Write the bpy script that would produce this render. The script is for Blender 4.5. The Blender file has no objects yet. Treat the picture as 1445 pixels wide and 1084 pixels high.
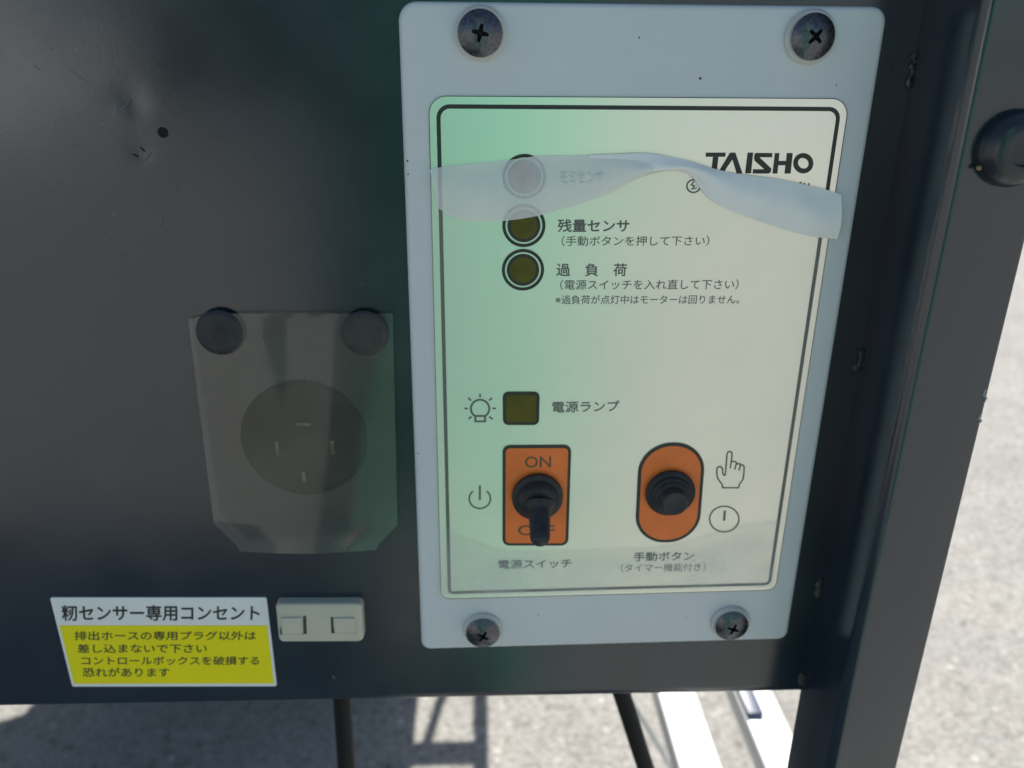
import bpy, bmesh, math, random
from mathutils import Vector, Matrix, noise
random.seed(7)
C = bpy.context.scene.collection
SC = bpy.context.scene

# ------------------------------------------------------------------ camera, light, exposure
CAMZ, CAMD = 0.85, 0.20            # camera 85 cm above the ground, 20 cm in front of the control panel
F = 1124.2                          # focal length in pixels of the 1445 px wide photograph
M3 = Matrix(((0.9991592, -0.0030172, 0.0408871),
             (-0.0391593, -0.3655692, 0.9299600),
             (0.0121412, -0.9307793, -0.3653800)))   # columns: image right, image down, forward
right, down, fwd = M3.col[0], M3.col[1], M3.col[2]
cam = bpy.data.objects.new('camera', bpy.data.cameras.new('camera'))
C.objects.link(cam)
R4 = Matrix((right, -down, -fwd)).transposed().to_4x4()
cam.matrix_world = Matrix.Translation((0, -CAMD, CAMZ)) @ R4
cam.data.sensor_width = 36.0
cam.data.lens = 36.0 * F / 1445.0
cam.data.clip_start = 0.01
cam.data.clip_end = 500
cam.data.dof.use_dof = True
cam.data.dof.focus_distance = 0.190
cam.data.dof.aperture_fstop = 16.0
SC.camera = cam

SUN = Vector((0.11, 0.62, 0.76)).normalized()
w = bpy.data.worlds.new('World'); SC.world = w; w.use_nodes = True
nt = w.node_tree
sky = nt.nodes.new('ShaderNodeTexSky'); sky.sky_type = 'NISHITA'; sky.sun_disc = False
sky.sun_elevation = math.asin(SUN.z); sky.sun_rotation = math.atan2(SUN.x, SUN.y)
bg = nt.nodes['Background']; bg.inputs['Strength'].default_value = 0.075
nt.links.new(sky.outputs[0], bg.inputs[0])
sl = bpy.data.lights.new('sun', 'SUN'); sl.energy = 4.6; sl.angle = math.radians(0.5); sl.color = (1.0, 0.95, 0.87)
so = bpy.data.objects.new('sun', sl); C.objects.link(so)
so.rotation_euler = SUN.to_track_quat('Z', 'Y').to_euler(); so.location = (0, 3, 4)
SC.view_settings.view_transform = 'Standard'; SC.view_settings.look = 'None'
SC.view_settings.exposure = 0.78; SC.view_settings.gamma = 1.0; SC.view_settings.use_curve_mapping = False
SC.cycles.max_bounces = 12; SC.cycles.transparent_max_bounces = 16
SC.cycles.use_denoising = True

# ------------------------------------------------------------------ helpers
def at(px, py, Y=0.0):
    """point of the upright plane y = Y that photograph pixel (px, py) shows"""
    d = right * ((px - 722.5) / F) + down * ((py - 542.0) / F) + fwd
    t = (Y + CAMD) / d.y
    return Vector((t * d.x, Y, CAMZ + t * d.z))

def xz(px, py, Y=0.0):
    p = at(px, py, Y); return (p.x, p.z)

def link(o, parent=None):
    C.objects.link(o)
    if parent is not None: o.parent = parent
    return o

def thing(name, label, cat, loc=(0, 0, 0), group=None):
    o = bpy.data.objects.new(name, None); C.objects.link(o)
    o.location = loc; o['label'] = label; o['category'] = cat
    o.empty_display_size = 0.01
    if group: o['group'] = group
    return o

ORG = {}
def origin(o):
    v = Vector((0, 0, 0))
    while o is not None:
        v += Vector(o.location); o = o.parent
    return v

def build(name, bm, mat, parent=None, loc=None, smooth=True, angle=40):
    """one mesh object from world-space bmesh"""
    base = origin(parent)
    l = Vector(loc) - base if loc is not None else Vector((0, 0, 0))
    bmesh.ops.translate(bm, verts=bm.verts, vec=-(base + l))
    bmesh.ops.recalc_face_normals(bm, faces=bm.faces)
    me = bpy.data.meshes.new(name)
    bm.to_mesh(me); bm.free()
    for m in (mat if isinstance(mat, (list, tuple)) else [mat]): me.materials.append(m)
    if smooth:
        for p in me.polygons: p.use_smooth = True
        me.set_sharp_from_angle(angle=math.radians(angle))
    o = bpy.data.objects.new(name, me)
    link(o, parent); o.location = l
    return o

def rpoly(pts, r, n=6):
    """closed 2D polygon with rounded corners"""
    out = []
    N = len(pts)
    rr = r if isinstance(r, (list, tuple)) else [r] * N
    for i in range(N):
        p = Vector(pts[i]); a = Vector(pts[i - 1]); b = Vector(pts[(i + 1) % N]); q = rr[i]
        if q <= 0: out.append(tuple(p)); continue
        u = (a - p).normalized(); v = (b - p).normalized()
        ang = u.angle(v); tl = q / math.tan(ang / 2)
        c = p + (u + v).normalized() * (q / math.sin(ang / 2))
        s = p + u * tl - c; e = p + v * tl - c
        a0 = math.atan2(s.y, s.x); a1 = math.atan2(e.y, e.x)
        d = (a1 - a0 + math.pi) % (2 * math.pi) - math.pi
        for k in range(n + 1):
            t = a0 + d * k / n
            out.append((c.x + q * math.cos(t), c.y + q * math.sin(t)))
    return out

def area2(p): return sum(p[i - 1][0] * p[i][1] - p[i][0] * p[i - 1][1] for i in range(len(p)))
def inset(poly, d):
    """move a closed outline inwards by d"""
    sgn = 1 if area2(poly) > 0 else -1
    out = []; N = len(poly)
    for i in range(N):
        p = Vector(poly[i]); a = Vector(poly[i - 1]); b = Vector(poly[(i + 1) % N])
        e1 = (p - a); e2 = (b - p)
        if e1.length < 1e-9: e1 = e2
        if e2.length < 1e-9: e2 = e1
        n1 = Vector((-e1.y, e1.x)).normalized() * sgn; n2 = Vector((-e2.y, e2.x)).normalized() * sgn
        m = (n1 + n2)
        if m.length < 1e-6: m = n1.copy()
        m.normalize()
        k = max(0.35, m.dot(n1))
        q = p + m * (d / k); out.append((q.x, q.y))
    return out

def slab(poly, yb, yf, bev=0.0, bm=None, steps=4, back=True):
    """upright slab: outline in x,z from y = yb (rear) to y = yf (front, nearer the viewer), front edge rounded"""
    bm = bm or bmesh.new()
    rings = [(poly, yb)]
    if bev > 0:
        for k in range(steps + 1):
            t = k / steps * math.pi / 2
            rings.append((inset(poly, bev * (1 - math.cos(t))) if k else poly, yf + bev - bev * math.sin(t)))
    else: rings.append((poly, yf))
    vs = [[bm.verts.new((x, y, z)) for x, z in p] for p, y in rings]
    n = len(poly)
    for a, b in zip(vs, vs[1:]):
        for i in range(n): bm.faces.new((a[i - 1], a[i], b[i], b[i - 1]))
    bm.faces.new(vs[-1])
    if back: bm.faces.new(vs[0][::-1])
    return bm

def band(poly, wd, Y, th=0.00004, bm=None):
    """flat printed frame of width wd along the inside of an outline"""
    bm = bm or bmesh.new()
    q = inset(poly, wd)
    A = [bm.verts.new((x, Y, z)) for x, z in poly]; B = [bm.verts.new((x, Y, z)) for x, z in q]
    n = len(poly)
    for i in range(n): bm.faces.new((A[i - 1], A[i], B[i], B[i - 1]))
    return bm

def lathe(cx, cz, prof, n=48, bm=None, cap=True, ax=None):
    """turned shape about an axis along y: prof = [(radius, y)] from rear to front; ax = (dx, dz) drift per metre of y"""
    bm = bm or bmesh.new()
    rings = []
    for r, y in prof:
        ox, oz = (0, 0) if ax is None else (ax[0] * (y - prof[0][1]), ax[1] * (y - prof[0][1]))
        if r < 1e-7: rings.append([bm.verts.new((cx + ox, y, cz + oz))])
        else: rings.append([bm.verts.new((cx + ox + r * math.cos(2 * math.pi * k / n), y, cz + oz + r * math.sin(2 * math.pi * k / n))) for k in range(n)])
    for a, b in zip(rings, rings[1:]):
        if len(a) == 1 and len(b) == 1: continue
        for k in range(n):
            j = (k + 1) % n
            if len(a) == 1: bm.faces.new((a[0], b[j], b[k]))
            elif len(b) == 1: bm.faces.new((a[k], a[j], b[0]))
            else: bm.faces.new((a[k], a[j], b[j], b[k]))
    if cap:
        for r in (rings[0], rings[-1]):
            if len(r) > 2: bm.faces.new(r)
    return bm

def box(x0, x1, y0, y1, z0, z1, bm=None, bev=0.0):
    bm = bm or bmesh.new()
    vs = [bm.verts.new((x, y, z)) for x in (x0, x1) for y in (y0, y1) for z in (z0, z1)]
    fs = [(0, 1, 3, 2), (4, 6, 7, 5), (0, 4, 5, 1), (2, 3, 7, 6), (0, 2, 6, 4), (1, 5, 7, 3)]
    faces = [bm.faces.new([vs[i] for i in f]) for f in fs]
    if bev > 0:
        es = list({e for f in faces for e in f.edges})
        bmesh.ops.bevel(bm, geom=es, offset=bev, segments=3, affect='EDGES', profile=0.5)
    return bm

def catmull(P, n=8):
    P = [Vector(p) for p in P]; out = []
    for i in range(len(P) - 1):
        p0 = P[max(i - 1, 0)]; p1 = P[i]; p2 = P[i + 1]; p3 = P[min(i + 2, len(P) - 1)]
        for k in range(n):
            t = k / n
            out.append(0.5 * ((2 * p1) + (p2 - p0) * t + (2 * p0 - 5 * p1 + 4 * p2 - p3) * t * t + (3 * p1 - p0 - 3 * p2 + p3) * t ** 3))
    out.append(P[-1]); return out

def tube(path, r, n=16, bm=None, rad=None):
    bm = bm or bmesh.new(); rings = []
    ref = Vector((0.3, 1, 0.2)).normalized()
    for i, p in enumerate(path):
        t = (path[min(i + 1, len(path) - 1)] - path[max(i - 1, 0)]).normalized()
        u = t.cross(ref)
        if u.length < 1e-4: u = t.cross(Vector((1, 0, 0)))
        u.normalize(); v = t.cross(u)
        q = rad[i] if rad else r
        rings.append([bm.verts.new(p + (u * math.cos(2 * math.pi * k / n) + v * math.sin(2 * math.pi * k / n)) * q) for k in range(n)])
    for a, b in zip(rings, rings[1:]):
        for k in range(n): bm.faces.new((a[k], a[(k + 1) % n], b[(k + 1) % n], b[k]))
    bm.faces.new(rings[0]); bm.faces.new(rings[-1])
    return bm

def stroke(pts, wd, Y, closed=False, bm=None):
    """flat printed line through x,z points"""
    bm = bm or bmesh.new(); N = len(pts); L = []; Rr = []
    for i in range(N):
        p = Vector(pts[i])
        a = Vector(pts[i - 1]) if (i > 0 or closed) else None
        b = Vector(pts[(i + 1) % N]) if (i < N - 1 or closed) else None
        n1 = n2 = None
        if a is not None: e = (p - a).normalized(); n1 = Vector((-e.y, e.x))
        if b is not None: e = (b - p).normalized(); n2 = Vector((-e.y, e.x))
        n1 = n1 or n2; n2 = n2 or n1
        m = n1 + n2
        m = n1.copy() if m.length < 1e-5 else m.normalized()
        k = max(0.45, m.dot(n1)); h = wd / 2 / k
        L.append(bm.verts.new((p.x + m.x * h, Y, p.y + m.y * h))); Rr.append(bm.verts.new((p.x - m.x * h, Y, p.y - m.y * h)))
    for i in range(N if closed else N - 1):
        j = (i + 1) % N
        bm.faces.new((L[i], L[j], Rr[j], Rr[i]))
    return bm

def flat(poly, Y, bm=None):
    bm = bm or bmesh.new()
    bm.faces.new([bm.verts.new((x, Y, z)) for x, z in poly]); return bm

def arc(cx, cz, rx, rz, a0, a1, n=32):
    return [(cx + rx * math.cos(math.radians(a0 + (a1 - a0) * k / n)), cz + rz * math.sin(math.radians(a0 + (a1 - a0) * k / n))) for k in range(n + 1)]

def text(body, tl, tr, bl, Y, mat, parent, name='lettering', weight=0.0):
    """printed line of writing fitted into the parallelogram of three photograph pixels"""
    cu = bpy.data.curves.new('t', 'FONT'); cu.body = body; cu.resolution_u = 3
    o = bpy.data.objects.new('t', cu); C.objects.link(o)
    dg = bpy.context.evaluated_depsgraph_get()
    me = bpy.data.meshes.new_from_object(o.evaluated_get(dg))
    C.objects.unlink(o); bpy.data.objects.remove(o)
    xs = [v.co.x for v in me.vertices]; ys = [v.co.y for v in me.vertices]
    x0, x1, y0, y1 = min(xs), max(xs), min(ys), max(ys)
    A, B, D = at(*tl, Y), at(*tr, Y), at(*bl, Y)
    base = origin(parent)
    # heavier type: the same outlines struck again a hair to each side, each a few microns further out
    off = [(0, 0)] + ([(weight * math.cos(a), weight * math.sin(a)) for a in (0, math.pi / 2, math.pi, 3 * math.pi / 2)] if weight else [])
    bm = bmesh.new()
    for k, (ox, oy) in enumerate(off):
        vs = []
        for v in me.vertices:
            u = (v.co.x + ox - x0) / (x1 - x0); q = (y1 - v.co.y - oy) / (y1 - y0)
            p = A + (B - A) * u + (D - A) * q - base; p.y -= 0.000004 * k
            vs.append(bm.verts.new(p))
        for f in me.polygons:
            try: bm.faces.new([vs[i] for i in f.vertices])
            except ValueError: pass
    bpy.data.meshes.remove(me)
    me = bpy.data.meshes.new(name); bm.to_mesh(me); bm.free(); me.materials.append(mat)
    return link(bpy.data.objects.new(name, me), parent)

# ------------------------------------------------------------------ materials
def mat(name, col, rough=0.5, metal=0.0, spec=0.5, var=0.0, vscale=60.0, bump=0.0, bscale=300.0, col2=None, bdist=0.001, rvar=0.0, stretch=None):
    m = bpy.data.materials.new(name); m.use_nodes = True
    t = m.node_tree; b = t.nodes['Principled BSDF']
    b.inputs['Base Color'].default_value = (*col, 1); b.inputs['Roughness'].default_value = rough
    b.inputs['Metallic'].default_value = metal; b.inputs['Specular IOR Level'].default_value = spec
    tc = t.nodes.new('ShaderNodeTexCoord'); mp = t.nodes.new('ShaderNodeMapping'); t.links.new(tc.outputs['Object'], mp.inputs[0])
    if stretch: mp.inputs['Scale'].default_value = stretch
    if var or col2:
        n = t.nodes.new('ShaderNodeTexNoise'); n.inputs['Scale'].default_value = vscale; n.inputs['Detail'].default_value = 6
        t.links.new(mp.outputs[0], n.inputs[0])
        r = t.nodes.new('ShaderNodeValToRGB'); r.color_ramp.elements[0].position = 0.35; r.color_ramp.elements[1].position = 0.68
        c2 = col2 or tuple(c * (1 - var) for c in col)
        r.color_ramp.elements[0].color = (*c2, 1); r.color_ramp.elements[1].color = (*col, 1)
        t.links.new(n.outputs[0], r.inputs[0]); t.links.new(r.outputs[0], b.inputs['Base Color'])
        if rvar:
            mr = t.nodes.new('ShaderNodeMapRange'); mr.inputs['From Min'].default_value = .3; mr.inputs['From Max'].default_value = .7
            mr.inputs['To Min'].default_value = rough - rvar; mr.inputs['To Max'].default_value = rough + rvar
            t.links.new(n.outputs[0], mr.inputs[0]); t.links.new(mr.outputs[0], b.inputs['Roughness'])
    if bump:
        n2 = t.nodes.new('ShaderNodeTexNoise'); n2.inputs['Scale'].default_value = bscale; n2.inputs['Detail'].default_value = 4
        t.links.new(mp.outputs[0], n2.inputs[0])
        bp = t.nodes.new('ShaderNodeBump'); bp.inputs['Strength'].default_value = bump; bp.inputs['Distance'].default_value = bdist
        t.links.new(n2.outputs[0], bp.inputs['Height']); t.links.new(bp.outputs[0], b.inputs['Normal'])
    return m

def film(name, col, cover, rough=0.25, frost=0.0, gloss=0.06, nscale=60, nvar=0.5, fshare=0.8, trans=0.25, haze=False):
    """clear or milky plastic film: part see-through (frosted when it stands off), part white haze, glossy skin"""
    m = bpy.data.materials.new(name); m.use_nodes = True
    t = m.node_tree; t.nodes.remove(t.nodes['Principled BSDF']); out = t.nodes['Material Output']
    if frost:
        tr = t.nodes.new('ShaderNodeBsdfRefraction'); tr.inputs['IOR'].default_value = 1.06; tr.inputs['Roughness'].default_value = frost
        tp = t.nodes.new('ShaderNodeBsdfTransparent'); mx0 = t.nodes.new('ShaderNodeMixShader'); mx0.inputs[0].default_value = fshare
        t.links.new(tp.outputs[0], mx0.inputs[1]); t.links.new(tr.outputs[0], mx0.inputs[2]); see = mx0.outputs[0]
    else:
        see = t.nodes.new('ShaderNodeBsdfTransparent').outputs[0]
    df = t.nodes.new('ShaderNodeBsdfDiffuse'); df.inputs[0].default_value = (*col, 1)
    tl = t.nodes.new('ShaderNodeBsdfTranslucent'); tl.inputs[0].default_value = (*col, 1)
    md = t.nodes.new('ShaderNodeMixShader'); md.inputs[0].default_value = trans
    t.links.new(df.outputs[0], md.inputs[1]); t.links.new(tl.outputs[0], md.inputs[2])
    mx = t.nodes.new('ShaderNodeMixShader')
    tc = t.nodes.new('ShaderNodeTexCoord'); n = t.nodes.new('ShaderNodeTexNoise'); n.inputs['Scale'].default_value = nscale; n.inputs['Detail'].default_value = 5
    t.links.new(tc.outputs['Object'], n.inputs[0])
    mr = t.nodes.new('ShaderNodeMapRange'); mr.inputs['From Min'].default_value = .3; mr.inputs['From Max'].default_value = .7
    mr.inputs['To Min'].default_value = cover * (1 - nvar); mr.inputs['To Max'].default_value = min(1, cover * (1 + nvar))
    t.links.new(n.outputs[0], mr.inputs[0]); fac = mr.outputs[0]
    if haze:
        at_ = t.nodes.new('ShaderNodeAttribute'); at_.attribute_name = 'haze'
        mu = t.nodes.new('ShaderNodeMath'); mu.operation = 'MULTIPLY'
        t.links.new(fac, mu.inputs[0]); t.links.new(at_.outputs['Fac'], mu.inputs[1]); fac = mu.outputs[0]
    t.links.new(fac, mx.inputs[0])
    t.links.new(see, mx.inputs[1]); t.links.new(md.outputs[0], mx.inputs[2])
    gl = t.nodes.new('ShaderNodeBsdfGlossy'); gl.inputs['Roughness'].default_value = rough
    mg = t.nodes.new('ShaderNodeMixShader')
    lw = t.nodes.new('ShaderNodeFresnel'); lw.inputs[0].default_value = 1.0 + gloss * 8
    t.links.new(lw.outputs[0], mg.inputs[0]); t.links.new(mx.outputs[0], mg.inputs[1]); t.links.new(gl.outputs[0], mg.inputs[2])
    t.links.new(mg.outputs[0], out.inputs[0])
    return m

def paint():
    """slate blue machine enamel with faint scuffs and uneven gloss"""
    m = mat('slate_enamel', (0.015, 0.027, 0.042), rough=0.20, spec=0.9, var=0.2, vscale=35, rvar=0.05, bump=0.012, bscale=900)
    t = m.node_tree; b = t.nodes['Principled BSDF']
    # small pale scratches and dust specks
    tc = t.nodes.new('ShaderNodeTexCoord')
    v = t.nodes.new('ShaderNodeTexNoise'); v.inputs['Scale'].default_value = 420; v.inputs['Detail'].default_value = 2
    t.links.new(tc.outputs['Object'], v.inputs[0])
    r = t.nodes.new('ShaderNodeValToRGB'); r.color_ramp.elements[0].position = 0.77; r.color_ramp.elements[1].position = 0.82
    t.links.new(v.outputs[0], r.inputs[0])
    mx = t.nodes.new('ShaderNodeMixRGB'); mx.inputs[2].default_value = (0.10, 0.11, 0.12, 1)
    src = b.inputs['Base Color'].links[0].from_socket
    t.links.new(r.outputs[0], mx.inputs[0]); t.links.new(src, mx.inputs[1]); t.links.new(mx.outputs[0], b.inputs['Base Color'])
    return m

def asphalt():
    m = bpy.data.materials.new('worn_asphalt'); m.use_nodes = True
    t = m.node_tree; b = t.nodes['Principled BSDF']; b.inputs['Roughness'].default_value = 0.9; b.inputs['Specular IOR Level'].default_value = 0.2
    tc = t.nodes.new('ShaderNodeTexCoord')
    def vor(s, feat='F1'):
        v = t.nodes.new('ShaderNodeTexVoronoi'); v.inputs['Scale'].default_value = s; v.feature = feat; t.links.new(tc.outputs['Object'], v.inputs[0]); return v
    def noi(s, d=4):
        n = t.nodes.new('ShaderNodeTexNoise'); n.inputs['Scale'].default_value = s; n.inputs['Detail'].default_value = d; t.links.new(tc.outputs['Object'], n.inputs[0]); return n
    def ramp(src, *st):
        r = t.nodes.new('ShaderNodeValToRGB'); e = r.color_ramp.elements
        e[0].position, e[0].color = st[0][0], (*st[0][1], 1); e[1].position, e[1].color = st[-1][0], (*st[-1][1], 1)
        for p, c in st[1:-1]:
            q = e.new(p); q.color = (*c, 1)
        t.links.new(src, r.inputs[0]); return r
    def mix(a, b_, f, mode='MIX'):
        x = t.nodes.new('ShaderNodeMixRGB'); x.blend_type = mode
        if isinstance(f, float): x.inputs[0].default_value = f
        else: t.links.new(f, x.inputs[0])
        t.links.new(a, x.inputs[1]); t.links.new(b_, x.inputs[2]); return x.outputs[0]
    st = vor(125)
    stone = ramp(st.outputs['Color'], (0.0, (0.25, 0.245, 0.235)), (0.35, (0.355, 0.348, 0.332)), (0.85, (0.395, 0.387, 0.37)), (1.0, (0.62, 0.61, 0.59)))
    gap = ramp(st.outputs['Distance'], (0.45, (1, 1, 1)), (0.9, (0.74, 0.73, 0.71)))
    c = mix(stone.outputs[0], gap.outputs[0], 0.8, 'MULTIPLY')
    fine = ramp(noi(420, 3).outputs[0], (0.36, (0.82, 0.82, 0.81)), (0.62, (1.08, 1.07, 1.05)))
    c = mix(c, fine.outputs[0], 0.8, 'MULTIPLY')
    big = ramp(noi(6, 5).outputs[0], (0.35, (0.9, 0.9, 0.9)), (0.7, (1.05, 1.05, 1.04)))
    c = mix(c, big.outputs[0], 1.0, 'MULTIPLY')
    dk = ramp(noi(70, 2).outputs[0], (0.62, (1, 1, 1)), (0.72, (0.55, 0.54, 0.51)))
    c = mix(c, dk.outputs[0], 0.8, 'MULTIPLY')
    t.links.new(c, b.inputs['Base Color'])
    bp = t.nodes.new('ShaderNodeBump'); bp.inputs['Strength'].default_value = 0.6; bp.inputs['Distance'].default_value = 0.003
    inv = t.nodes.new('ShaderNodeMath'); inv.operation = 'SUBTRACT'; inv.inputs[0].default_value = 1.0
    t.links.new(st.outputs['Distance'], inv.inputs[1])
    ad = t.nodes.new('ShaderNodeMath'); ad.operation = 'ADD'; t.links.new(inv.outputs[0], ad.inputs[0]); t.links.new(noi(300, 3).outputs[0], ad.inputs[1])
    t.links.new(ad.outputs[0], bp.inputs['Height']); t.links.new(bp.outputs[0], b.inputs['Normal'])
    return m

def brushed():
    """lacquered brushed aluminium foil, grain running level"""
    m = mat('brushed_foil', (0.93, 0.91, 0.83), rough=0.29, metal=0.85, var=0.03, vscale=1.0, stretch=(25, 1, 3200), rvar=0.015, bump=0.010, bscale=1.0, bdist=0.0002)
    return m

M_PAINT = paint()
M_POST = M_PAINT
M_BEZEL = mat('grey_abs_plastic', (0.68, 0.70, 0.735), rough=0.42, var=0.06, vscale=25, bump=0.03, bscale=1600)
M_BOSS = mat('pale_grey_plastic', (0.62, 0.60, 0.57), rough=0.4)
M_FOIL = brushed()
M_INK = mat('dark_print', (0.030, 0.031, 0.028), rough=0.45)
M_INKGREY = mat('label_print', (0.035, 0.035, 0.03), rough=0.5)
M_ORANGE = mat('orange_print', (0.98, 0.215, 0.04), rough=0.45, var=0.12, vscale=120)
M_AMBER = mat('amber_window', (0.125, 0.108, 0.010), rough=0.5, col2=(0.09, 0.08, 0.010), vscale=200, spec=0.3)
M_RUBBER = mat('black_rubber', (0.030, 0.030, 0.035), rough=0.55, col2=(0.014, 0.014, 0.018), vscale=260, bump=0.05, bscale=700)
M_SCREW = mat('blackened_steel', (0.15, 0.155, 0.175), rough=0.33, metal=0.9, col2=(0.085, 0.088, 0.10), vscale=1400, rvar=0.10, bump=0.25, bscale=900, bdist=0.0003)
M_RECESS = mat('screw_recess', (0.02, 0.02, 0.02), rough=0.6, metal=0.3)
M_BOLT = mat('painted_bolt', (0.018, 0.024, 0.036), rough=0.30, spec=0.6, var=0.3, vscale=200, bump=0.1, bscale=300)
M_WHITE = mat('white_vinyl', (0.88, 0.88, 0.89), rough=0.35, var=0.05, vscale=40)
M_YELLOW = mat('yellow_vinyl', (0.98, 0.83, 0.004), rough=0.35, var=0.05, vscale=40)
M_IVORY = mat('ivory_plastic', (0.60, 0.56, 0.47), rough=0.4, var=0.08, vscale=90)
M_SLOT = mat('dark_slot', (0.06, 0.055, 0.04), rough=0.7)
M_HOSE = mat('black_hose', (0.010, 0.010, 0.012), rough=0.65, spec=0.25, bump=0.05, bscale=400)
M_RAIL = mat('white_enamel', (0.82, 0.82, 0.80), rough=0.35, var=0.04, vscale=20)
M_WELD = mat('weld_bead', (0.018, 0.026, 0.040), rough=0.3, col2=(0.07, 0.068, 0.065), vscale=900, bump=0.4, bscale=500)
M_CHIP = mat('bare_chip', (0.30, 0.31, 0.33), rough=0.6)
M_RUST = mat('rust_speck', (0.28, 0.20, 0.11), rough=0.9)
M_SOCKET = mat('dark_bakelite', (0.020, 0.019, 0.017), rough=0.65, spec=0.2, var=0.3, vscale=150)
M_BRASS = mat('tarnished_brass', (0.52, 0.47, 0.34), rough=0.4, metal=0.7, col2=(0.16, 0.14, 0.10), vscale=350)
M_GREEN = mat('green_enamel', (0.065, 0.36, 0.23), rough=0.45, var=0.15, vscale=4)
M_FILM = film('clinging_clear_film', (0.98, 0.97, 0.88), 0.15, rough=0.35, gloss=0.015, nscale=22, nvar=0.25, trans=0.03)
M_LIFT = film('lifted_film_edge', (0.98, 0.98, 0.97), 0.42, rough=0.3, frost=0.07, gloss=0.015, nscale=70, nvar=0.5, fshare=0.5, trans=0.02, haze=True)
M_CURL = film('milky_film_curl', (0.98, 0.98, 0.98), 0.64, rough=0.3, frost=0.48, gloss=0.02, nscale=55, nvar=0.2, fshare=0.9, trans=0.05)
M_ROLL = film('opaque_film_roll', (0.98, 0.98, 0.99), 0.93, rough=0.3, gloss=0.03, nscale=70, nvar=0.06, trans=0.04)
M_FLAP = film('smoky_clear_flap', (0.30, 0.285, 0.24), 0.24, rough=0.07, gloss=0.07, nscale=40, nvar=0.5, frost=0.08, fshare=0.9)

# ------------------------------------------------------------------ ground
bm = bmesh.new()
bm.faces.new([bm.verts.new(p) for p in ((-60, -60, 0), (60, -60, 0), (60, 60, 0), (-60, 60, 0))])
g = build('ground', bm, asphalt(), smooth=False); g['kind'] = 'structure'

# ------------------------------------------------------------------ the machine: panel, post, hopper, frame
PY = 0.004                                         # front of the sheet metal
machine = thing('grain_machine', 'dark slate painted sheet metal machine body with an angle iron corner post on the right', 'machine', (0, 0.6, 0))
XS = 0.1061                                        # seam between sheet and post
ZB = 0.6602
def dent(x, z):
    d = 0.00025 * noise.noise(Vector((x * 9, 0.3, z * 9))) + 0.00010 * noise.noise(Vector((x * 24, 4.3, z * 20)))
    for (px, py, r, a) in ((183, 146, 0.0036, 0.00016), (174, 156, 0.0018, -0.00014), (198, 213, 0.0022, 0.00022)):
        c = at(px, py, PY); q = ((x - c.x) ** 2 + (z - c.z) ** 2) / r ** 2
        d += a * math.exp(-q)
    return d
bm = bmesh.new()
x0, x1, z0, z1 = -0.75, XS - 0.0002, ZB, 1.00
def grid(xa, xb, nx, za, zb, nz, bm):
    V = [[bm.verts.new((xa + (xb - xa) * i / nx, PY + dent(xa + (xb - xa) * i / nx, za + (zb - za) * j / nz), za + (zb - za) * j / nz)) for j in range(nz + 1)] for i in range(nx + 1)]
    for i in range(nx):
        for j in range(nz): bm.faces.new((V[i][j], V[i + 1][j], V[i + 1][j + 1], V[i][j + 1]))
    return V
V = grid(x0, x1, 480, z0 + 0.0012, z1, 190, bm)
# folded bottom lip
low = [v[0] for v in V]
prev = low
for dy, dz in ((0.0003, -0.0007), (0.0012, -0.0012), (0.018, -0.0012), (0.018, 0.001)):
    cur = [bm.verts.new((v.co.x, PY + dy, z0 + 0.0012 + dz)) for v in low]
    for i in range(len(cur) - 1): bm.faces.new((prev[i], cur[i], cur[i + 1], prev[i + 1]))
    prev = cur
panel = build('front_panel', bm, M_PAINT, machine)
# drilled hole and its rim, scuffs
c = at(230, 187, PY)
pos_y = PY + dent(c.x, c.z)
build('drilled_hole', lathe(c.x, c.z, [(0.00125, pos_y - 0.0001), (0.00105, pos_y - 0.00022), (0.0009, pos_y - 0.0001), (0.0008, pos_y + 0.0002)], 24), M_HOSE, panel)
def scuff(pts, wd, Yo=PY, parent=panel, m=M_CHIP, name='paint_scuff'):
    P = [xz(px, py, Yo) for px, py in pts]
    y = Yo + (dent(*P[0]) if Yo == PY else 0) - 0.00006
    build(name, stroke(P, wd, y), m, parent, smooth=False)
M_SC = mat('scuffed_enamel', (0.075, 0.085, 0.10), rough=0.4)
scuff([(155, 336), (158, 340)], 0.0005, m=M_SC); scuff([(170, 357), (177, 364)], 0.0004, m=M_SC)
scuff([(98, 98), (112, 108), (128, 121)], 0.00012, m=M_SC)
scuff([(190, 226), (199, 229), (207, 224), (214, 215)], 0.0006, m=M_SC)
scuff([(187, 218), (196, 221)], 0.0004, m=M_HOSE); scuff([(198, 208), (204, 214)], 0.0004, m=M_HOSE)
for k in range(22):
    x_, y_ = random.uniform(10, 540), random.uniform(20, 820); a_ = random.uniform(-.6, 2.2); l_ = random.uniform(3, 16)
    if 255 < x_ < 570 and y_ > 430: continue
    scuff([(x_, y_), (x_ + l_ * .5 * math.cos(a_) + 1, y_ + l_ * .5 * math.sin(a_)), (x_ + l_ * math.cos(a_), y_ + l_ * math.sin(a_))], random.uniform(.00008, .0002), m=M_SC)
scuff([(166, 158), (176, 151), (184, 141)], 0.0005, m=M_SC)

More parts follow.
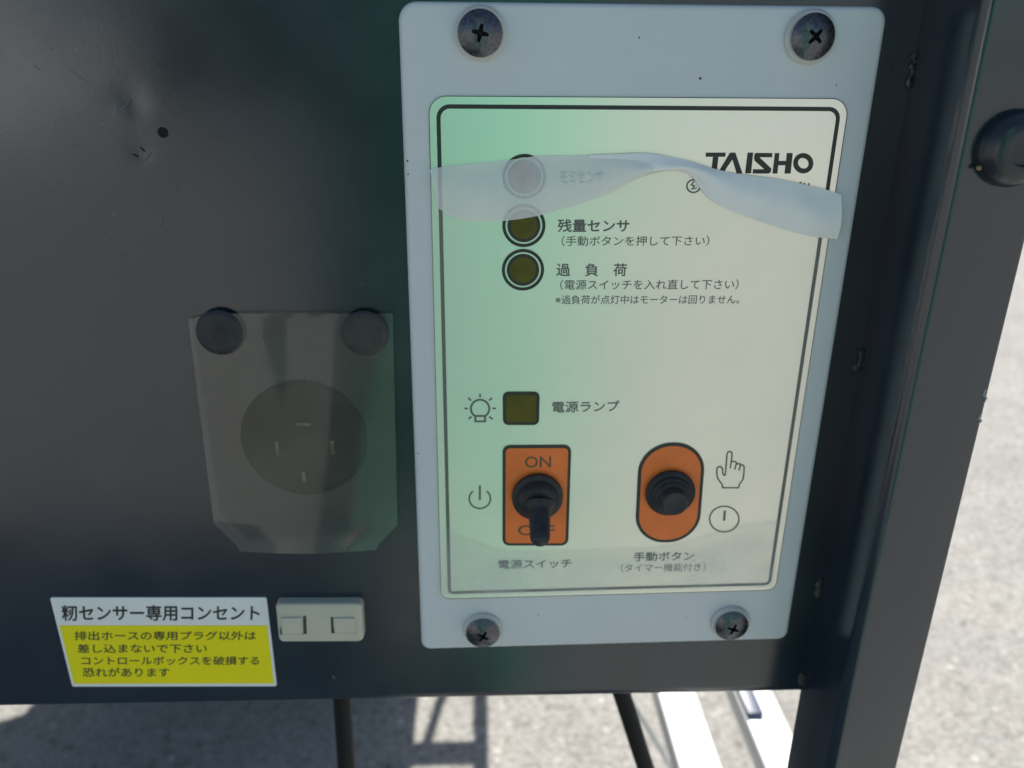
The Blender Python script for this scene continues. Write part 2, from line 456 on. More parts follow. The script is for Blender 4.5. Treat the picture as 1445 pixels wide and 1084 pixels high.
# L shaped corner post: flange towards the viewer, front face to the right
YF, XR = -0.022, 0.1262
outer = rpoly([(XS - 0.0004, 0.0046), (XS - 0.0011, YF), (XR, YF), (XR, YF + 0.0026), (XS + 0.0024, YF + 0.0026), (XS + 0.0024, 0.0046)], [0, 0.0030, 0.0010, 0.0008, 0.0012, 0], 6)
bm = bmesh.new()
levels = [0.0 + 1.15 * k / 24 for k in range(25)]
rings = [[bm.verts.new((x - 0.004 * (z - 0.75), y, z)) for x, y in outer] for z in levels]
for a, b in zip(rings, rings[1:]):
    for i in range(len(outer)): bm.faces.new((a[i - 1], a[i], b[i], b[i - 1]))
bm.faces.new(rings[0][::-1]); bm.faces.new(rings[-1])
post = build('corner_post', bm, M_POST, machine, angle=50)
# weld beads along the seam
for k, (px, py, n) in enumerate(((1290, 95, 7), (1214, 505, 6), (1156, 828, 6), (1136, 955, 4))):
    bm = bmesh.new(); p = at(px, py, PY)
    for i in range(n):
        q = Vector((XS - 0.0007 + random.uniform(-.0007, .0005), PY - 0.0002, p.z + (i - n / 2) * 0.0009 + random.uniform(-.0004, .0004)))
        mtx = Matrix.Translation(q) @ Matrix.Rotation(random.uniform(-.5, .5), 4, 'Y') @ Matrix.Diagonal((random.uniform(.0007, .0013), random.uniform(.0003, .0006), random.uniform(.0009, .0017), 1))
        bmesh.ops.create_icosphere(bm, subdivisions=3, radius=1.0, matrix=mtx)
    for v in bm.verts: v.co += Vector((noise.noise(v.co * 1400), noise.noise(v.co * 1400 + Vector((7, 0, 0))), 0)) * 0.0003
    build('weld_bead', bm, M_WELD, post)
# domed bolt in the post
c = at(1431, 210, YF - 0.001)
prof = [(0.0082, YF - 0.0001), (0.0083, YF - 0.0008)]
for k in range(1, 9):
    t = k / 8 * math.pi / 2
    prof.append((0.0038 + 0.0045 * math.cos(t), YF - 0.0008 - 0.0046 * math.sin(t)))
prof += [(0.0034, YF - 0.0053), (0.0031, YF - 0.0044), (0.0, YF - 0.0041)]
bolt = build('bolt', lathe(c.x, c.z, prof, 48), M_BOLT, post)
bm = bmesh.new(); q = at(1381.5, 237, YF - 0.0018)
bmesh.ops.create_icosphere(bm, subdivisions=2, radius=0.0006, matrix=Matrix.Translation(q))
build('rust_speck', bm, M_RUST, bolt)
for pts in ([(1391, 549), (1388, 557), (1392, 562), (1388, 569)], [(1385, 583), (1381, 590), (1385, 594), (1380, 598)]):
    P = [xz(px, py, YF) for px, py in pts]
    build('paint_chip', stroke(P, 0.0004, YF - 0.00008), M_CHIP, post, smooth=False)

# hopper behind, open bay with frame on the right (they throw the shadow under the machine)
bm = bmesh.new()
hp = [(-1.3, 0.03), (0.006, 0.03), (0.006, 1.285), (-0.45, 1.285), (-1.3, 0.89)]
lo_ = [bm.verts.new((x, y, ZB + 0.004)) for x, y in hp]; hi_ = [bm.verts.new((x, y, 1.50)) for x, y in hp]
bm.faces.new(lo_[::-1]); bm.faces.new(hi_)
for i in range(5): bm.faces.new((lo_[i - 1], lo_[i], hi_[i], hi_[i - 1]))
build('hopper', bm, M_PAINT, machine, smooth=False)
bm = bmesh.new()
box(-0.55, -0.085, 0.78, 1.22, 0.12, ZB + 0.002, bm)  # hidden block, added to deepen the shade on the ground under the machine
build('shade_block', bm, M_PAINT, machine, smooth=False)
build('side_rail', box(0.0885, 0.1065, 0.025, 1.34, ZB + 0.003, ZB + 0.023), M_PAINT, machine, smooth=False)
build('cross_bar', box(0.007, 0.088, 1.150, 1.175, ZB + 0.003, ZB + 0.023), M_PAINT, machine, smooth=False)
bm = tube([Vector((0.018, 1.15, ZB + 0.013)), Vector((0.052, 1.32, ZB + 0.013))], 0.007, 8)
build('brace', bm, M_PAINT, machine)
build('cross_bar', box(0.007, 0.088, 1.31, 1.335, ZB + 0.003, ZB + 0.023), M_PAINT, machine, smooth=False)
for lx in (-1.25, 0.0885):
    build('leg', box(lx, lx + 0.018, 1.28, 1.30, 0.0, ZB + 0.002), M_PAINT, machine, smooth=False)
build('leg', box(-1.25, -1.232, 0.04, 0.06, 0.0, ZB + 0.002), M_PAINT, machine, smooth=False)

# white square tubes under the machine, running away from the viewer
for (xa, lab) in ((0.1385, 'left one of two white square tubes under the panel, nearest the black cable'),
                  (0.1990, 'right one of two white square tubes under the panel, against the dark corner post')):
    r_ = thing('frame_rail', lab, 'rail', (xa + 0.015, 0.5, 0.39), group='white tubes under the machine')
    build('tube', box(xa, xa + 0.030, -0.25, 0.86, 0.38, 0.40, bev=0.002), M_RAIL, r_)
    for yy in (-0.2, 0.18): build('leg', box(xa + 0.004, xa + 0.026, yy, yy + 0.022, 0.0, 0.3795), M_RAIL, r_, smooth=False)
tag_blue = thing('blue_bracket', 'small blue bracket lying on top of the right white tube', 'bracket', (0.205, 0.30, 0.40))
build('plate', box(0.2005, 0.2125, 0.258, 0.33, 0.4003, 0.404, bev=0.0008), mat('blue_enamel', (0.05, 0.07, 0.13), rough=0.4), tag_blue)

# hoses hanging below the sheet
def single(name, label, cat, bm, m):
    o = build(name, bm, m); o['label'] = label; o['category'] = cat; return o
single('hose', 'black hose hanging straight down below the yellow sticker side of the panel', 'hose',
       tube(catmull([at(480, 940, 0.036), at(485, 1020, 0.036), at(491, 1110, 0.036), at(500, 1220, 0.036), at(520, 1400, 0.036)]), 0.0034), M_HOSE)
single('cable', 'thick black cable slanting down to the right below the faceplate', 'cable',
       tube(catmull([Vector((0.030, 0.06, ZB + 0.02)), Vector((0.0456, 0.06, ZB - 0.012)), Vector((0.0585, 0.06, ZB - 0.05)), Vector((0.085, 0.065, 0.53)), Vector((0.13, 0.1, 0.42))]), 0.0037), M_HOSE)
single('wire', 'thin white wire running just right of the slanting black cable', 'wire',
       tube(catmull([at(868, 950, 0.3), at(889, 985, 0.3), at(947, 1084, 0.3), at(990, 1160, 0.3), at(1020, 1230, 0.3)]), 0.0022, 10), M_RAIL)

# ------------------------------------------------------------------ control panel
ctl = thing('control_panel', 'pale grey plastic faceplate with a brushed metal label, orange switch pads and four screws', 'control panel', (0.05, 0.0, 0.78))
plate = rpoly([xz(561, 1), xz(594.5, 918), xz(1111, 903.5), xz(1255.5, 9)], [0.0042, 0.003, 0.003, 0.0036], 8)
bez = build('faceplate', slab(plate, PY - 0.0002, 0.0, 0.0013), M_BEZEL, ctl)
NY = -0.0003
for px, py, r in ((988, 111, 0.00032), (575, 227, 0.00022), (576, 246, 0.00018), (902, 53, 0.0002), (590, 640, 0.0002), (1180, 120, 0.00018), (760, 868, 0.0002), (968, 872, 0.00016)):
    q = xz(px, py)
    build('grime_speck', flat([(q[0] + r * random.uniform(.6, 1.2) * math.cos(a), q[1] + r * random.uniform(.8, 1.6) * math.sin(a)) for a in [k * math.pi / 4 for k in range(8)]], -0.00004), M_INK, bez, smooth=False)
npoly = rpoly([xz(604.5, 135), xz(622, 845), xz(1094, 832), xz(1198.5, 139)], [0.0042, 0.003, 0.003, 0.0042], 8)
nm = build('metal_label', slab(npoly, 0.00002, NY, 0.0), M_FOIL, ctl)
IY = NY - 0.00005
build('label_outline', band(npoly, 0.00016, IY), M_INK, nm, smooth=False)
ipoly = rpoly([xz(615.5, 147), xz(632, 837.5), xz(1087, 825), xz(1187, 151)], [0.0032, 0.0016, 0.0020, 0.0030], 8)
build('border', band(ipoly, 0.00098, IY), M_INK, nm, smooth=False)

# lamps in the label
LX = []
for (px, py) in ((740, 249.5), (739.3, 318.5), (738, 381)):
    c = at(px, py, IY)
    lamp = build('indicator_lamp', lathe(c.x, c.z, [(0.00415, IY + 0.00001), (0.00415, -0.00047), (0.0, -0.00047)], 48), M_INK, ctl)
    ring = rpoly([(c.x + 0.0054 * math.cos(a * math.pi / 24), c.z + 0.0054 * math.sin(a * math.pi / 24)) for a in range(48)], 0)
    build('ring', band(ring, 0.0008, -0.00047), M_INK, lamp, smooth=False)
    build('lens', lathe(c.x, c.z, [(0.0034, IY - 0.00003), (0.0033, -0.00052), (0.0026, -0.00058), (0.0, -0.0006)], 40), M_AMBER if py > 300 else mat('warm_amber_window', (0.40, 0.17, 0.07), rough=0.5), lamp)
pl = rpoly([xz(709.3, 552), xz(709.6, 599), xz(760.5, 599), xz(761.5, 552)], 0.0016, 6)
lamp = build('power_lamp', slab(pl, IY + 0.00002, -0.00048, 0), M_INK, ctl, smooth=False)
build('lens', slab(inset(pl, 0.0009), IY, -0.00056, 0.00005), M_AMBER, lamp, smooth=False)

# orange pads
pad = rpoly([xz(709.2, 627.5), xz(709, 768.5), xz(801.5, 768.5), xz(806, 627)], 0.0021, 6)
PY2 = -0.0006
sw = build('toggle_switch', slab(pad, IY + 0.00003, PY2, 0), M_INK, ctl, smooth=False)
build('orange_pad', slab(inset(pad, 0.00085), PY2, PY2 - 0.00005, 0), M_ORANGE, sw, smooth=False)
TY = PY2 - 0.0001
M_PADINK = mat('grey_print', (0.13, 0.09, 0.05), rough=0.5)
text('ON', (740.8, 644.5), (777.5, 644), (740.8, 660), TY, M_PADINK, sw, 'lettering', 0.008)
text('OFF', (731, 741.5), (783, 741.5), (731, 755.5), TY, M_PADINK, sw, 'lettering', 0.008)
c = at(758.5, 701, -0.0015)
bm = lathe(c.x, c.z, [(0.0069, TY), (0.0073, TY - 0.0006), (0.0072, TY - 0.0017), (0.0064, TY - 0.0022), (0.0058, TY - 0.0022), (0.0055, TY - 0.0030), (0.0053, TY - 0.0040), (0.0046, TY - 0.0047), (0.0036, TY - 0.0050), (0.0, TY - 0.0052)], 48)
build('boot', bm, M_RUBBER, sw)
p0 = Vector((c.x + 0.0003, TY - 0.0042, c.z - 0.0006)); tip = at(762, 757, -0.0125)
dr = (tip - p0)
path = [p0 + dr * (k / 14) for k in range(15)]
rad = [0.0031 + 0.0012 * max(0, 1 - k / 3) - 0.0003 * (k / 14) for k in range(15)]
L = dr.length; rr = rad[-1]
for a in (20, 40, 60, 75, 88):
    path.append(tip + dr.normalized() * rr * math.sin(math.radians(a))); rad.append(rr * math.cos(math.radians(a)))
build('lever', tube(path, 0.003, 24, rad=rad), M_RUBBER, sw)

ob = [xz(902, 624.5), xz(895, 764.5), xz(985, 763.5), xz(996, 623.5)]
pad = rpoly(ob, 0.0091, 12)
pb = build('push_button', slab(pad, IY + 0.00003, PY2, 0), M_INK, ctl, smooth=False)
build('orange_pad', slab(inset(pad, 0.00095), PY2, PY2 - 0.00005, 0), M_ORANGE, pb, smooth=False)
c = at(945.8, 695.5, -0.0015)
build('boot', lathe(c.x, c.z, [(0.0067, TY), (0.0071, TY - 0.0006), (0.0071, TY - 0.0014), (0.0064, TY - 0.0020), (0.0059, TY - 0.0021), (0.0058, TY - 0.0027), (0.0054, TY - 0.0032), (0.0050, TY - 0.0033), (0.0049, TY - 0.0040), (0.0045, TY - 0.0045), (0.0041, TY - 0.0046)], 48), M_RUBBER, pb)
build('cap', lathe(c.x, c.z, [(0.0040, TY - 0.0040), (0.0039, TY - 0.0066), (0.0035, TY - 0.0071), (0.0028, TY - 0.0072), (0.0024, TY - 0.0070), (0.0, TY - 0.0070)], 40), M_RUBBER, pb)

# screws on light collars: one built, three copied
HR = 0.0051
def screw_mesh():
    hy = 0.0
    prof = [(HR - 0.0002, 0.0), (HR, -0.0004)]
    for k in range(1, 9):
        t = k / 8
        prof.append((HR * (1 - t), -0.0004 - 0.0016 * (1 - (1 - t) ** 2.2)))
    prof[-1] = (0.0, prof[-1][1])
    head = lathe(0, 0, prof, 56)
    bmesh.ops.recalc_face_normals(head, faces=head.faces)
    cut = bmesh.new()
    # four tapering wings
    star = []
    for k in range(4):
        a = k * math.pi / 2
        for da, r in ((-0.17, 0.0024), (0.17, 0.0024), (math.pi / 4, 0.00088)):
            star.append((r * math.cos(a + da), r * math.sin(a + da)))
    tp = [cut.verts.new((x, -0.004, z)) for x, z in star]
    md = [cut.verts.new((x * .78, -0.0012, z * .78)) for x, z in star]
    bt = [cut.verts.new((x * .30, -0.0002, z * .30)) for x, z in star]
    n = len(star)
    for a, b in ((tp, md), (md, bt)):
        for i in range(n): cut.faces.new((a[i - 1], a[i], b[i], b[i - 1]))
    cut.faces.new(tp); cut.faces.new(bt[::-1])
    bmesh.ops.recalc_face_normals(cut, faces=cut.faces)
    def ob(n_, bm_, m_):
        me = bpy.data.meshes.new(n_); bm_.to_mesh(me); bm_.free(); me.materials.append(m_); o = bpy.data.objects.new(n_, me); C.objects.link(o); return o
    H = ob('head_tmp', head, M_SCREW); K = ob('cut_tmp', cut, M_RECESS)
    md_ = H.modifiers.new('b', 'BOOLEAN'); md_.operation = 'DIFFERENCE'; md_.object = K; md_.solver = 'EXACT'; md_.material_mode = 'TRANSFER'
    dg = bpy.context.evaluated_depsgraph_get()
    me = bpy.data.meshes.new_from_object(H.evaluated_get(dg)); me.name = 'screw'
    for o in (H, K): C.objects.unlink(o); bpy.data.objects.remove(o)
    for p in me.polygons: p.use_smooth = True
    me.set_sharp_from_angle(angle=math.radians(32))
    return me
SM = screw_mesh()
base = origin(ctl)
proto = None
for (px, py, rot) in ((677.7, 47, 12), (1147.3, 52, 42), (681.5, 894, 30), (1032.8, 884, 20)):
    c = at(px, py, -0.0022)
    if proto is None:
        s_ = bpy.data.objects.new('screw', SM); link(s_, ctl)
        cb = lathe(0, 0, [(0.0060, 0.0022), (0.0060, 0.0010), (0.0056, 0.0004), (0.0040, 0.0003)], 48)
        bmesh.ops.recalc_face_normals(cb, faces=cb.faces)
        cm = bpy.data.meshes.new('collar'); cb.to_mesh(cm); cb.free(); cm.materials.append(M_BOSS)
        for p in cm.polygons: p.use_smooth = True
        cm.set_sharp_from_angle(angle=math.radians(30))
        col_ = bpy.data.objects.new('collar', cm); link(col_, s_)
        proto = (s_, col_)
    else:
        s_ = proto[0].copy(); C.objects.link(s_); s_.parent = ctl
        col_ = proto[1].copy(); C.objects.link(col_); col_.parent = s_
    s_.location = Vector((c.x, -0.0019, c.z)) - base
    s_.rotation_euler = (0, math.radians(rot), 0)

# writing on the label
def q3(x, y): return (660 + x / 3.284, 200 + y / 3.284)      # readings taken from enlargements of the photograph
def q4(x, y): return (620 + x / 3.0104, 530 + y / 3.0104)
def q6(x, y): return (700 + x / 3.872, 540 + y / 3.872)
def q9(x, y): return (900 + x / 4.516, 180 + y / 4.516)
T = lambda s, a, b, c_, wt, name='lettering': text(s, a, b, c_, IY, M_INK, nm, name, wt)
T('モミセンサ', (790, 241), (852, 240), (790, 259), 0.022)
T('残量センサ', q3(418, 360), q3(750, 361), q3(418, 418), 0.022)
T('（手動ボタンを押して下さい）', q3(436, 437), q3(1122, 436), q3(435, 484), 0.006)
T('過　負　荷', q3(412, 565), q3(738, 565), q3(411, 623), 0.018)
T('（電源スイッチを入れ直して下さい）', q3(430, 640), q3(1258, 638), q3(428, 687), 0.006)
T('※過負荷が点灯中はモーターは回りません。', q3(407, 712), q3(1262, 711), q3(406, 753), 0.006)
T('電源ランプ', q4(480, 112), q4(765, 107), q4(480, 158), 0.018)
T('電源スイッチ', q4(250, 785), q4(562, 779), q4(251, 822), 0.016)
T('手動ボタン', q4(826, 752), q4(1083, 748), q4(825, 789), 0.018)
T('（タイマー機能付き）', q4(772, 800), q4(1132, 796), q4(770, 835), 0.003)

# maker's name in wide strokes
bm = bmesh.new()
def F9(pts): flat([xz(*q9(x, y), IY) for x, y in pts], IY, bm)
F9([(434, 160), (560, 160), (558, 187), (432, 187)])
F9([(479, 187.5), (514, 187.5), (503, 293), (467, 293)])
F9([(588, 160), (622, 160), (668, 293), (630, 293), (603, 205), (568, 255), (546, 293), (508, 293), (530, 256)])
F9([(700, 160), (736, 160), (722, 293), (684, 293)])
F9([(752, 162), (858, 163), (856, 190), (776, 190), (852, 262), (848, 284), (834, 294), (732, 294), (734, 266), (806, 266), (744, 212), (741, 190), (744, 170)])
F9([(874, 163), (903, 163), (898, 213), (945, 213), (950, 163), (988, 163), (974, 294), (935, 294), (941, 241), (896, 241), (890, 294), (858, 294)])
pts = [xz(*q9(1055 + 64 * math.cos(a * math.pi / 24), 228 - 65 * math.sin(a * math.pi / 24)), IY) for a in range(48)]
band(pts, 0.00117, IY, bm=bm)
build('maker_name', bm, M_INK, nm, smooth=False)
# round flash emblem, its rest hidden under the film; tips of the hidden line at the right
bm = stroke([xz(*q9(x, y), IY) for x, y in arc(355, 374, 42, -40, 0, 345, 40)], 0.00042, IY)
stroke([xz(*q9(x, y), IY) for x, y in ((357, 345), (341, 366), (362, 372), (346, 392), (376, 385))], 0.00036, IY, bm=bm)
build('emblem', bm, M_INK, nm, smooth=False)
bm = bmesh.new()
for a, b in (((1030, 352), (1046, 352)), ((1062, 352), (1061, 372)), ((1092, 353), (1089, 374)), ((1066, 372), (1084, 374))):
    stroke([xz(*q9(*a), IY), xz(*q9(*b), IY)], 0.0003, IY, bm=bm)
build('hidden_lettering', bm, M_INK, nm, smooth=False)

# pictograms
LW = 0.00046
bm = stroke([xz(*q6(x, y), IY) for x, y in ((1325, 575), (1238, 575), (1236, 558), (1212, 525), (1206, 500), (1207, 470), (1214, 460), (1228, 460), (1237, 470), (1240, 500), (1247, 508), (1253, 503), (1262, 392), (1267, 380), (1277, 376), (1287, 381), (1290, 392), (1285, 434), (1300, 430), (1312, 436), (1316, 446), (1330, 442), (1337, 453), (1347, 449), (1356, 459), (1354, 500), (1349, 530), (1330, 556))], LW, IY, True)
for a, b in (((1285, 434), (1280, 469)), ((1313, 441), (1304, 476)), ((1335, 453), (1327, 481))):
    stroke([xz(*q6(*a), IY), xz(*q6(*b), IY)], LW, IY, bm=bm)
build('hand_symbol', bm, M_INK, nm, smooth=False)
bm = stroke([xz(*q6(1247 + 80 * math.cos(k * math.pi / 24), 746 + 70 * math.sin(k * math.pi / 24)), IY) for k in range(48)], LW, IY, True)
stroke([xz(*q6(1250, 700), IY), xz(*q6(1246, 755), IY)], 0.0007, IY, bm=bm)
build('timer_symbol', bm, M_INK, nm, smooth=False)
bm = stroke([xz(*q4(x, y), IY) for x, y in arc(172, 523, 45, 42, -50, 230, 36)], 0.0005, IY)
stroke([xz(*q4(172, 467), IY), xz(*q4(172, 530), IY)], 0.0006, IY, bm=bm)
build('power_symbol', bm, M_INK, nm, smooth=False)
bm = stroke([xz(*q4(x, y), IY) for x, y in arc(173, 141, 39, 38, 125, 415, 36)], 0.00058, IY)
stroke([xz(*q4(x, y), IY) for x, y in ((153, 172), (194, 172), (194, 195), (153, 195))], 0.00058, IY, True, bm=bm)
for a, b in (((173, 78), (173, 93)), ((122, 95), (135, 107)), ((224, 95), (211, 107)), ((107, 140), (122, 140)), ((225, 140), (241, 140)), ((124, 185), (137, 174)), ((227, 186), (211, 175))):
    stroke([xz(*q4(*a), IY), xz(*q4(*b), IY)], 0.0005, IY, bm=bm)
build('bulb_symbol', bm, M_INK, nm, smooth=False)

# ------------------------------------------------------------------ protective film peeling off the label
FY = -0.00055
pf = thing('protective_film', 'milky clear protective film peeling off the metal label, rolled down below the maker name', 'film', (0.05, -0.001, 0.8))
up = [(606, 241), (622, 237), (660, 233), (700, 229), (740, 224), (760, 221), (800, 220.5), (840, 219.5), (880, 218), (905, 217), (930, 219), (960, 225), (985, 231), (1010, 239), (1040, 246), (1070, 250), (1100, 254), (1140, 262), (1170, 269), (1190, 276)]
lo = [(613, 270), (616, 292), (650, 311), (690, 313), (725, 311), (758, 305.5), (800, 295), (830, 285), (860, 274), (880, 263), (900, 253), (920, 246), (950, 241.5), (976, 249), (990, 268), (1010, 286), (1050, 305), (1100, 322), (1140, 333), (1182, 338)]
U = catmull([Vector((*xz(x, y, FY - 0.002), 0)) for x, y in up], 5); Lw = catmull([Vector((*xz(x, y, FY - 0.001), 0)) for x, y in lo], 5)
def curl(f0, f1, dy, lift, name, m, s0=0.0, s1=lambda t: 1.0, wob=1.0):
    bm = bmesh.new(); n = len(U); ns = 14; cols = []
    for i in range(int(f0 * (n - 1)), int(f1 * (n - 1)) + 1):
        col = []
        for j in range(ns + 1):
            t = i / (n - 1)
            s = s0 + (s1(t) - s0) * j / ns; p = U[i].lerp(Lw[i], s)
            h = lift(t, s) + wob * (0.0005 * noise.noise(Vector((p.x * 60, p.y * 90, dy * 900))) + 0.0004 * noise.noise(Vector((p.x * 150 + p.y * 120, p.y * 60, 3.3))) + 0.00022 * abs(noise.noise(Vector((p.x * 260 - p.y * 320, p.y * 90, 8.1)))))
            col.append(bm.verts.new((p.x, FY - dy - max(0.00005, h), p.y)))
        cols.append(col)
    for a, b in zip(cols, cols[1:]):
        for j in range(ns): bm.faces.new((a[j], b[j], b[j + 1], a[j + 1]))
    return build(name, bm, m, pf)
curl(0, 1, 0.0003, lambda t, s: 0.0018 * math.sin(math.pi * s ** 1.2) * (0.6 + 0.4 * t), 'rolled_flap', M_CURL)
curl(0.36, 1, 0.0004, lambda t, s: 0.0019 * math.sin(math.pi * (0.06 + 0.94 * s ** 1.2)) * (0.6 + 0.4 * t) * min(1, 0.15 + (t - 0.36) * 4), 'rolled_flap', M_ROLL, 0.0, lambda t: min(1.0, 0.08 + (t - 0.36) * 3.2))
# the part still clinging to the label, below the fold
ed = [(607, 262), (612, 290), (650, 309), (725, 309), (800, 293), (860, 272), (905, 249), (950, 240), (978, 250), (1010, 284), (1100, 320), (1176, 334)]
cl = [xz(x, y, FY) for x, y in ed] + [xz(1096, 826, FY), xz(1088, 832, FY), xz(624, 843, FY), xz(621, 838, FY)]
build('clinging_sheet', flat(cl, FY + 0.0001), M_FILM, pf, smooth=False)
# lifted strip along the bottom edge
tp = catmull([Vector((*xz(x, y, FY), 0)) for x, y in ((631, 742), (650, 757), (680, 768), (705, 776), (760, 779), (820, 777), (870, 775), (930, 772), (980, 762), (1020, 748), (1060, 740), (1100, 734))], 5)
bt = catmull([Vector((*xz(x, y, FY), 0)) for x, y in ((622, 840), (650, 842), (690, 841), (730, 840), (770, 839), (820, 838), (870, 836), (930, 835), (980, 833), (1020, 832), (1060, 831), (1092, 829))], 5)
bm = bmesh.new(); cols = []
for i in range(len(tp)):
    col = []
    for j in range(15):
        s = j / 14; p = tp[i].lerp(bt[i], s)
        h = 0.0008 * math.sin(math.pi * s) ** 0.7 * (0.6 + 0.6 * noise.noise(Vector((p.x * 70, p.y * 50, 2)))) + 0.0003 * s
        col.append(bm.verts.new((p.x, FY - 0.0001 - max(0.00004, h), p.y)))
    cols.append(col)
for a, b in zip(cols, cols[1:]):
    for j in range(14): bm.faces.new((a[j], b[j], b[j + 1], a[j + 1]))
hz = []
for i in range(len(tp)):
    for j in range(15):
        sv = j / 14; p = tp[i].lerp(bt[i], sv)
        hz.append(0.8 * max(0.0, min(1.0, sv * 3.0)) * min(0.75, 0.45 + 0.6 * max(0, 0.3 + noise.noise(Vector((p.x * 55, p.y * 80, 9))))) + 0.25 * math.exp(-(sv / 0.05) ** 2))
le = build('lifted_edge', bm, M_LIFT, pf)
av = le.data.attributes.new('haze', 'FLOAT', 'POINT')
for i, hv in enumerate(hz): av.data[i].value = hv

# ------------------------------------------------------------------ power inlet behind its clear flap
c = at(429, 621, PY - 0.001)
inl = thing('power_inlet', 'round black four pin power socket seen dimly through the smoky clear flap', 'socket', (c.x, PY, c.z))
build('socket_body', lathe(c.x, c.z, [(0.0176, PY + 0.0005), (0.0175, PY - 0.0004), (0.0170, PY - 0.0008), (0.0160, PY - 0.0010), (0.0152, PY - 0.0007), (0.0, PY - 0.0007)], 64), M_SOCKET, inl)
for px, py, wx, wz in ((429, 599, 0.0040, 0.0009), (391, 633, 0.0009, 0.0042), (469, 632, 0.0011, 0.0044), (429, 674, 0.0012, 0.0036)):
    q = at(px, py, PY - 0.001)
    build('pin', box(q.x - wx / 2, q.x + wx / 2, PY - 0.0011, PY + 0.0005, q.z - wz / 2, q.z + wz / 2, bev=0.0002), M_BRASS, inl)
flp = thing('socket_flap', 'smoky clear plastic flap with cut lower corners hanging over the round socket', 'flap', (c.x, PY, c.z))
fl = [xz(265, 442, PY - .001), xz(303, 736, PY - .0022), xz(339, 771, PY - .0025), xz(527, 773.5, PY - .0025), xz(561.5, 738, PY - .0022), xz(554.5, 442, PY - .001)]
xs = [p[0] for p in fl]; zs = [p[1] for p in fl]
bm = bmesh.new()
ztop, zbot = max(zs), min(zs)
def edge_x(z, left):
    A = (fl[0], fl[1], fl[2]) if left else (fl[5], fl[4], fl[3])
    for a, b in zip(A, A[1:]):
        if b[1] - 1e-9 <= z <= a[1] + 1e-9:
            k = (a[1] - z) / (a[1] - b[1]) if abs(a[1] - b[1]) > 1e-9 else 0
            return a[0] + (b[0] - a[0]) * k
    return A[-1][0]
zz = sorted({ztop, fl[1][1], fl[4][1], zbot} | {ztop + (zbot - ztop) * k / 40 for k in range(41)}, reverse=True)
rows = []
for z in zz:
    z_ = max(z, max(fl[2][1], fl[3][1])); xl, xr = edge_x(z_, True), edge_x(z_, False)
    s = (ztop - z) / (ztop - zbot)
    rows.append([bm.verts.new((xl + (xr - xl) * k / 30, PY - 0.0013 - 0.0022 * s - 0.0012 * math.sin(math.pi * k / 30) * (0.3 + s) + 0.0006 * math.exp(-((k / 30 - .5) ** 2) / .02) * (1 - s), z)) for k in range(31)])
for a, b in zip(rows, rows[1:]):
    for k in range(30): bm.faces.new((a[k], a[k + 1], b[k + 1], b[k]))
fo = build('flap', bm, M_FLAP, flp)
for px, py, y_ in ((309.5, 470.5, PY - 0.0020), (514.5, 471.5, PY - 0.0022)):
    q = at(px, py, y_)
    build('rivet', lathe(q.x, q.z, [(0.0061, y_ + 0.0014), (0.0062, y_ + 0.0004), (0.0057, y_ - 0.0001), (0.0046, y_ - 0.0004), (0.0040, y_ - 0.0003), (0.0022, y_ - 0.0002), (0.0020, y_ - 0.0003), (0.0, y_ - 0.0004)], 40),
          M_RUBBER if px < 400 else mat('glare_greyed_rubber', (0.045, 0.046, 0.045), rough=0.6, var=0.3, vscale=300), flp)  # right rivet: glare over it put into a paler rubber colour

# ------------------------------------------------------------------ yellow sticker
stk = thing('warning_sticker', 'yellow and white sticker with lines of black Japanese writing, left of the ivory outlet', 'sticker', (-0.09, PY, 0.68))
SY = PY - 0.0004
outl = [xz(70.5, 843.5, SY), xz(102, 969, SY), xz(390.5, 968.5, SY), xz(376, 843.5, SY)]
hd = build('backing', slab(rpoly(outl, 0.0006, 3), PY + 0.0003, SY, 0), M_WHITE, stk, smooth=False)
yel = [xz(84, 882.5, SY), xz(104.5, 965, SY), xz(386.5, 964.5, SY), xz(377, 882.5, SY)]
yf = build('yellow_field', flat(yel, SY - 0.00005), M_YELLOW, stk, smooth=False)
WY = SY - 0.0001
text('籾センサー専用コンセント', (86.5, 854.5), (366.5, 854.5), (88, 876), SY - 0.00005, M_INK, hd, 'lettering', 0.022)
for s, a, b, d in (('排出ホースの専用プラグ以外は', (105, 891), (361.5, 891), (105.5, 903.5)),
                   ('差し込まないで下さい', (109, 909), (292, 909), (109.5, 921.5)),
                   ('コントロールボックスを破損する', (115, 926.5), (366, 926.5), (115.5, 938.5)),
                   ('恐れがあります', (116.5, 942.5), (239, 942.5), (117, 955))):
    text(s, a, b, d, WY, M_INKGREY, yf, 'lettering', 0.012)

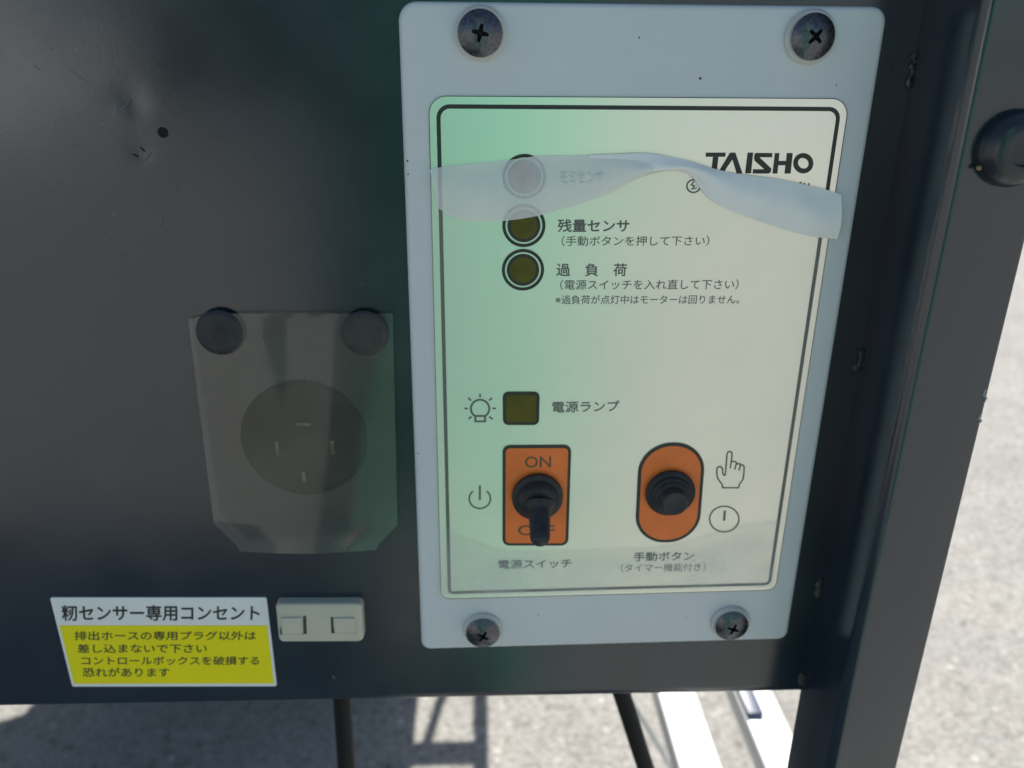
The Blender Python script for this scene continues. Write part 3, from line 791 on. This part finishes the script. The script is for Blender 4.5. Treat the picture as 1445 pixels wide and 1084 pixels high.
# ------------------------------------------------------------------ ivory sensor outlet
out = thing('sensor_outlet', 'small ivory plastic two slot outlet right of the yellow sticker', 'outlet', (-0.06, PY, 0.69))
OY = PY - 0.0034
op = rpoly([xz(388, 853, OY), xz(393.5, 907, OY), xz(514, 906.5, OY), xz(510.5, 852.5, OY)], [0.0014, 0.0016, 0.0022, 0.0014], 6)
hs = build('housing', slab(op, PY + 0.0004, OY, 0.0009), M_IVORY, out)
for quad, sl in ((((397, 871), (398.5, 894), (427, 893.5), (426, 870.5)), ((427.5, 869.5), (428.5, 895), (433, 894.5), (432, 869))),
                 (((471.5, 871.5), (472.5, 892), (501.5, 891.5), (500.5, 871)), ((466.5, 871), (467.5, 893.5), (471, 893), (470, 870.5)))):
    build('latch', slab(rpoly([xz(*p, OY) for p in quad], 0.0003, 3), OY + 0.0002, OY - 0.0006, 0.0002), M_IVORY, hs)
    build('slot', slab([xz(*p, OY) for p in sl], OY + 0.0002, OY - 0.00006, 0), M_SLOT, hs, smooth=False)
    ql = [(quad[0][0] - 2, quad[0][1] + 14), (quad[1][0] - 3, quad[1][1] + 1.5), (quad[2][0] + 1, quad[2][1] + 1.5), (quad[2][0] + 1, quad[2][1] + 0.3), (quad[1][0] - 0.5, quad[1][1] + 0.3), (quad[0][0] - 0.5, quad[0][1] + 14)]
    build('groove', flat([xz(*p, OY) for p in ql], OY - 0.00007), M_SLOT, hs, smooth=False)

# ------------------------------------------------------------------ unseen props added behind the viewer to shape the reflections in metal and paint
gc = thing('green_reflection_prop', 'unseen tall green block added opposite to put the green reflection into the metal label', 'reflection prop', (-0.05, -1.3, 0))  # made-up block, there only for its green reflection
build('green_prop_body', box(-0.29, 0.195, -1.62, -1.22, 0.02, 1.75, bev=0.01), M_GREEN, gc)
build('prop_front', box(-0.28, -0.112, -1.219, -1.205, 0.06, 1.70, bev=0.004), mat('dark_teal_enamel', (0.025, 0.06, 0.06), rough=0.4), gc)  # dark front added to keep the reflection left of the faceplate dark
build('prop_front', box(-0.108, 0.19, -1.219, -1.205, 0.06, 1.70, bev=0.004), M_GREEN, gc)

build('prop_foot', box(-0.03, 0.072, -1.215, -0.70, 0.0, 0.14, bev=0.006), M_GREEN, gc)  # added for the green reflection low on the panel
hd_ = thing('dark_reflection_prop', 'unseen dark green mass added far behind the viewer to darken the reflection in the paint above the hole', 'dark_reflection_prop', (-2.5, -13.2, 0))  # made-up mass that darkens what the upper paint reflects
bm = bmesh.new()
for k in range(900):
    q = Vector((random.uniform(-5.6, 0.6), random.uniform(-13.9, -13.2), random.uniform(0, 3.4) ** 1.0))
    bmesh.ops.create_icosphere(bm, subdivisions=1, radius=random.uniform(.14, .3), matrix=Matrix.Translation(q))
build('dark_prop_lumps', bm, mat('dark_prop_green', (0.03, 0.05, 0.035), rough=0.8), hd_)
wl = thing('pale_reflection_prop', 'unseen low white slab added far behind the viewer to make the pale reflected patch in the paint', 'wall', (-7.6, -13.2, 0))  # made-up slab that gives the paint a pale reflection
build('pale_prop_body', box(-10.5, -5.7, -13.4, -13.2, 0, 1.75), M_WHITE, wl, smooth=False)
build('pale_prop_top', box(-10.55, -5.65, -13.45, -13.15, 1.752, 1.85), M_WHITE, wl, smooth=False)
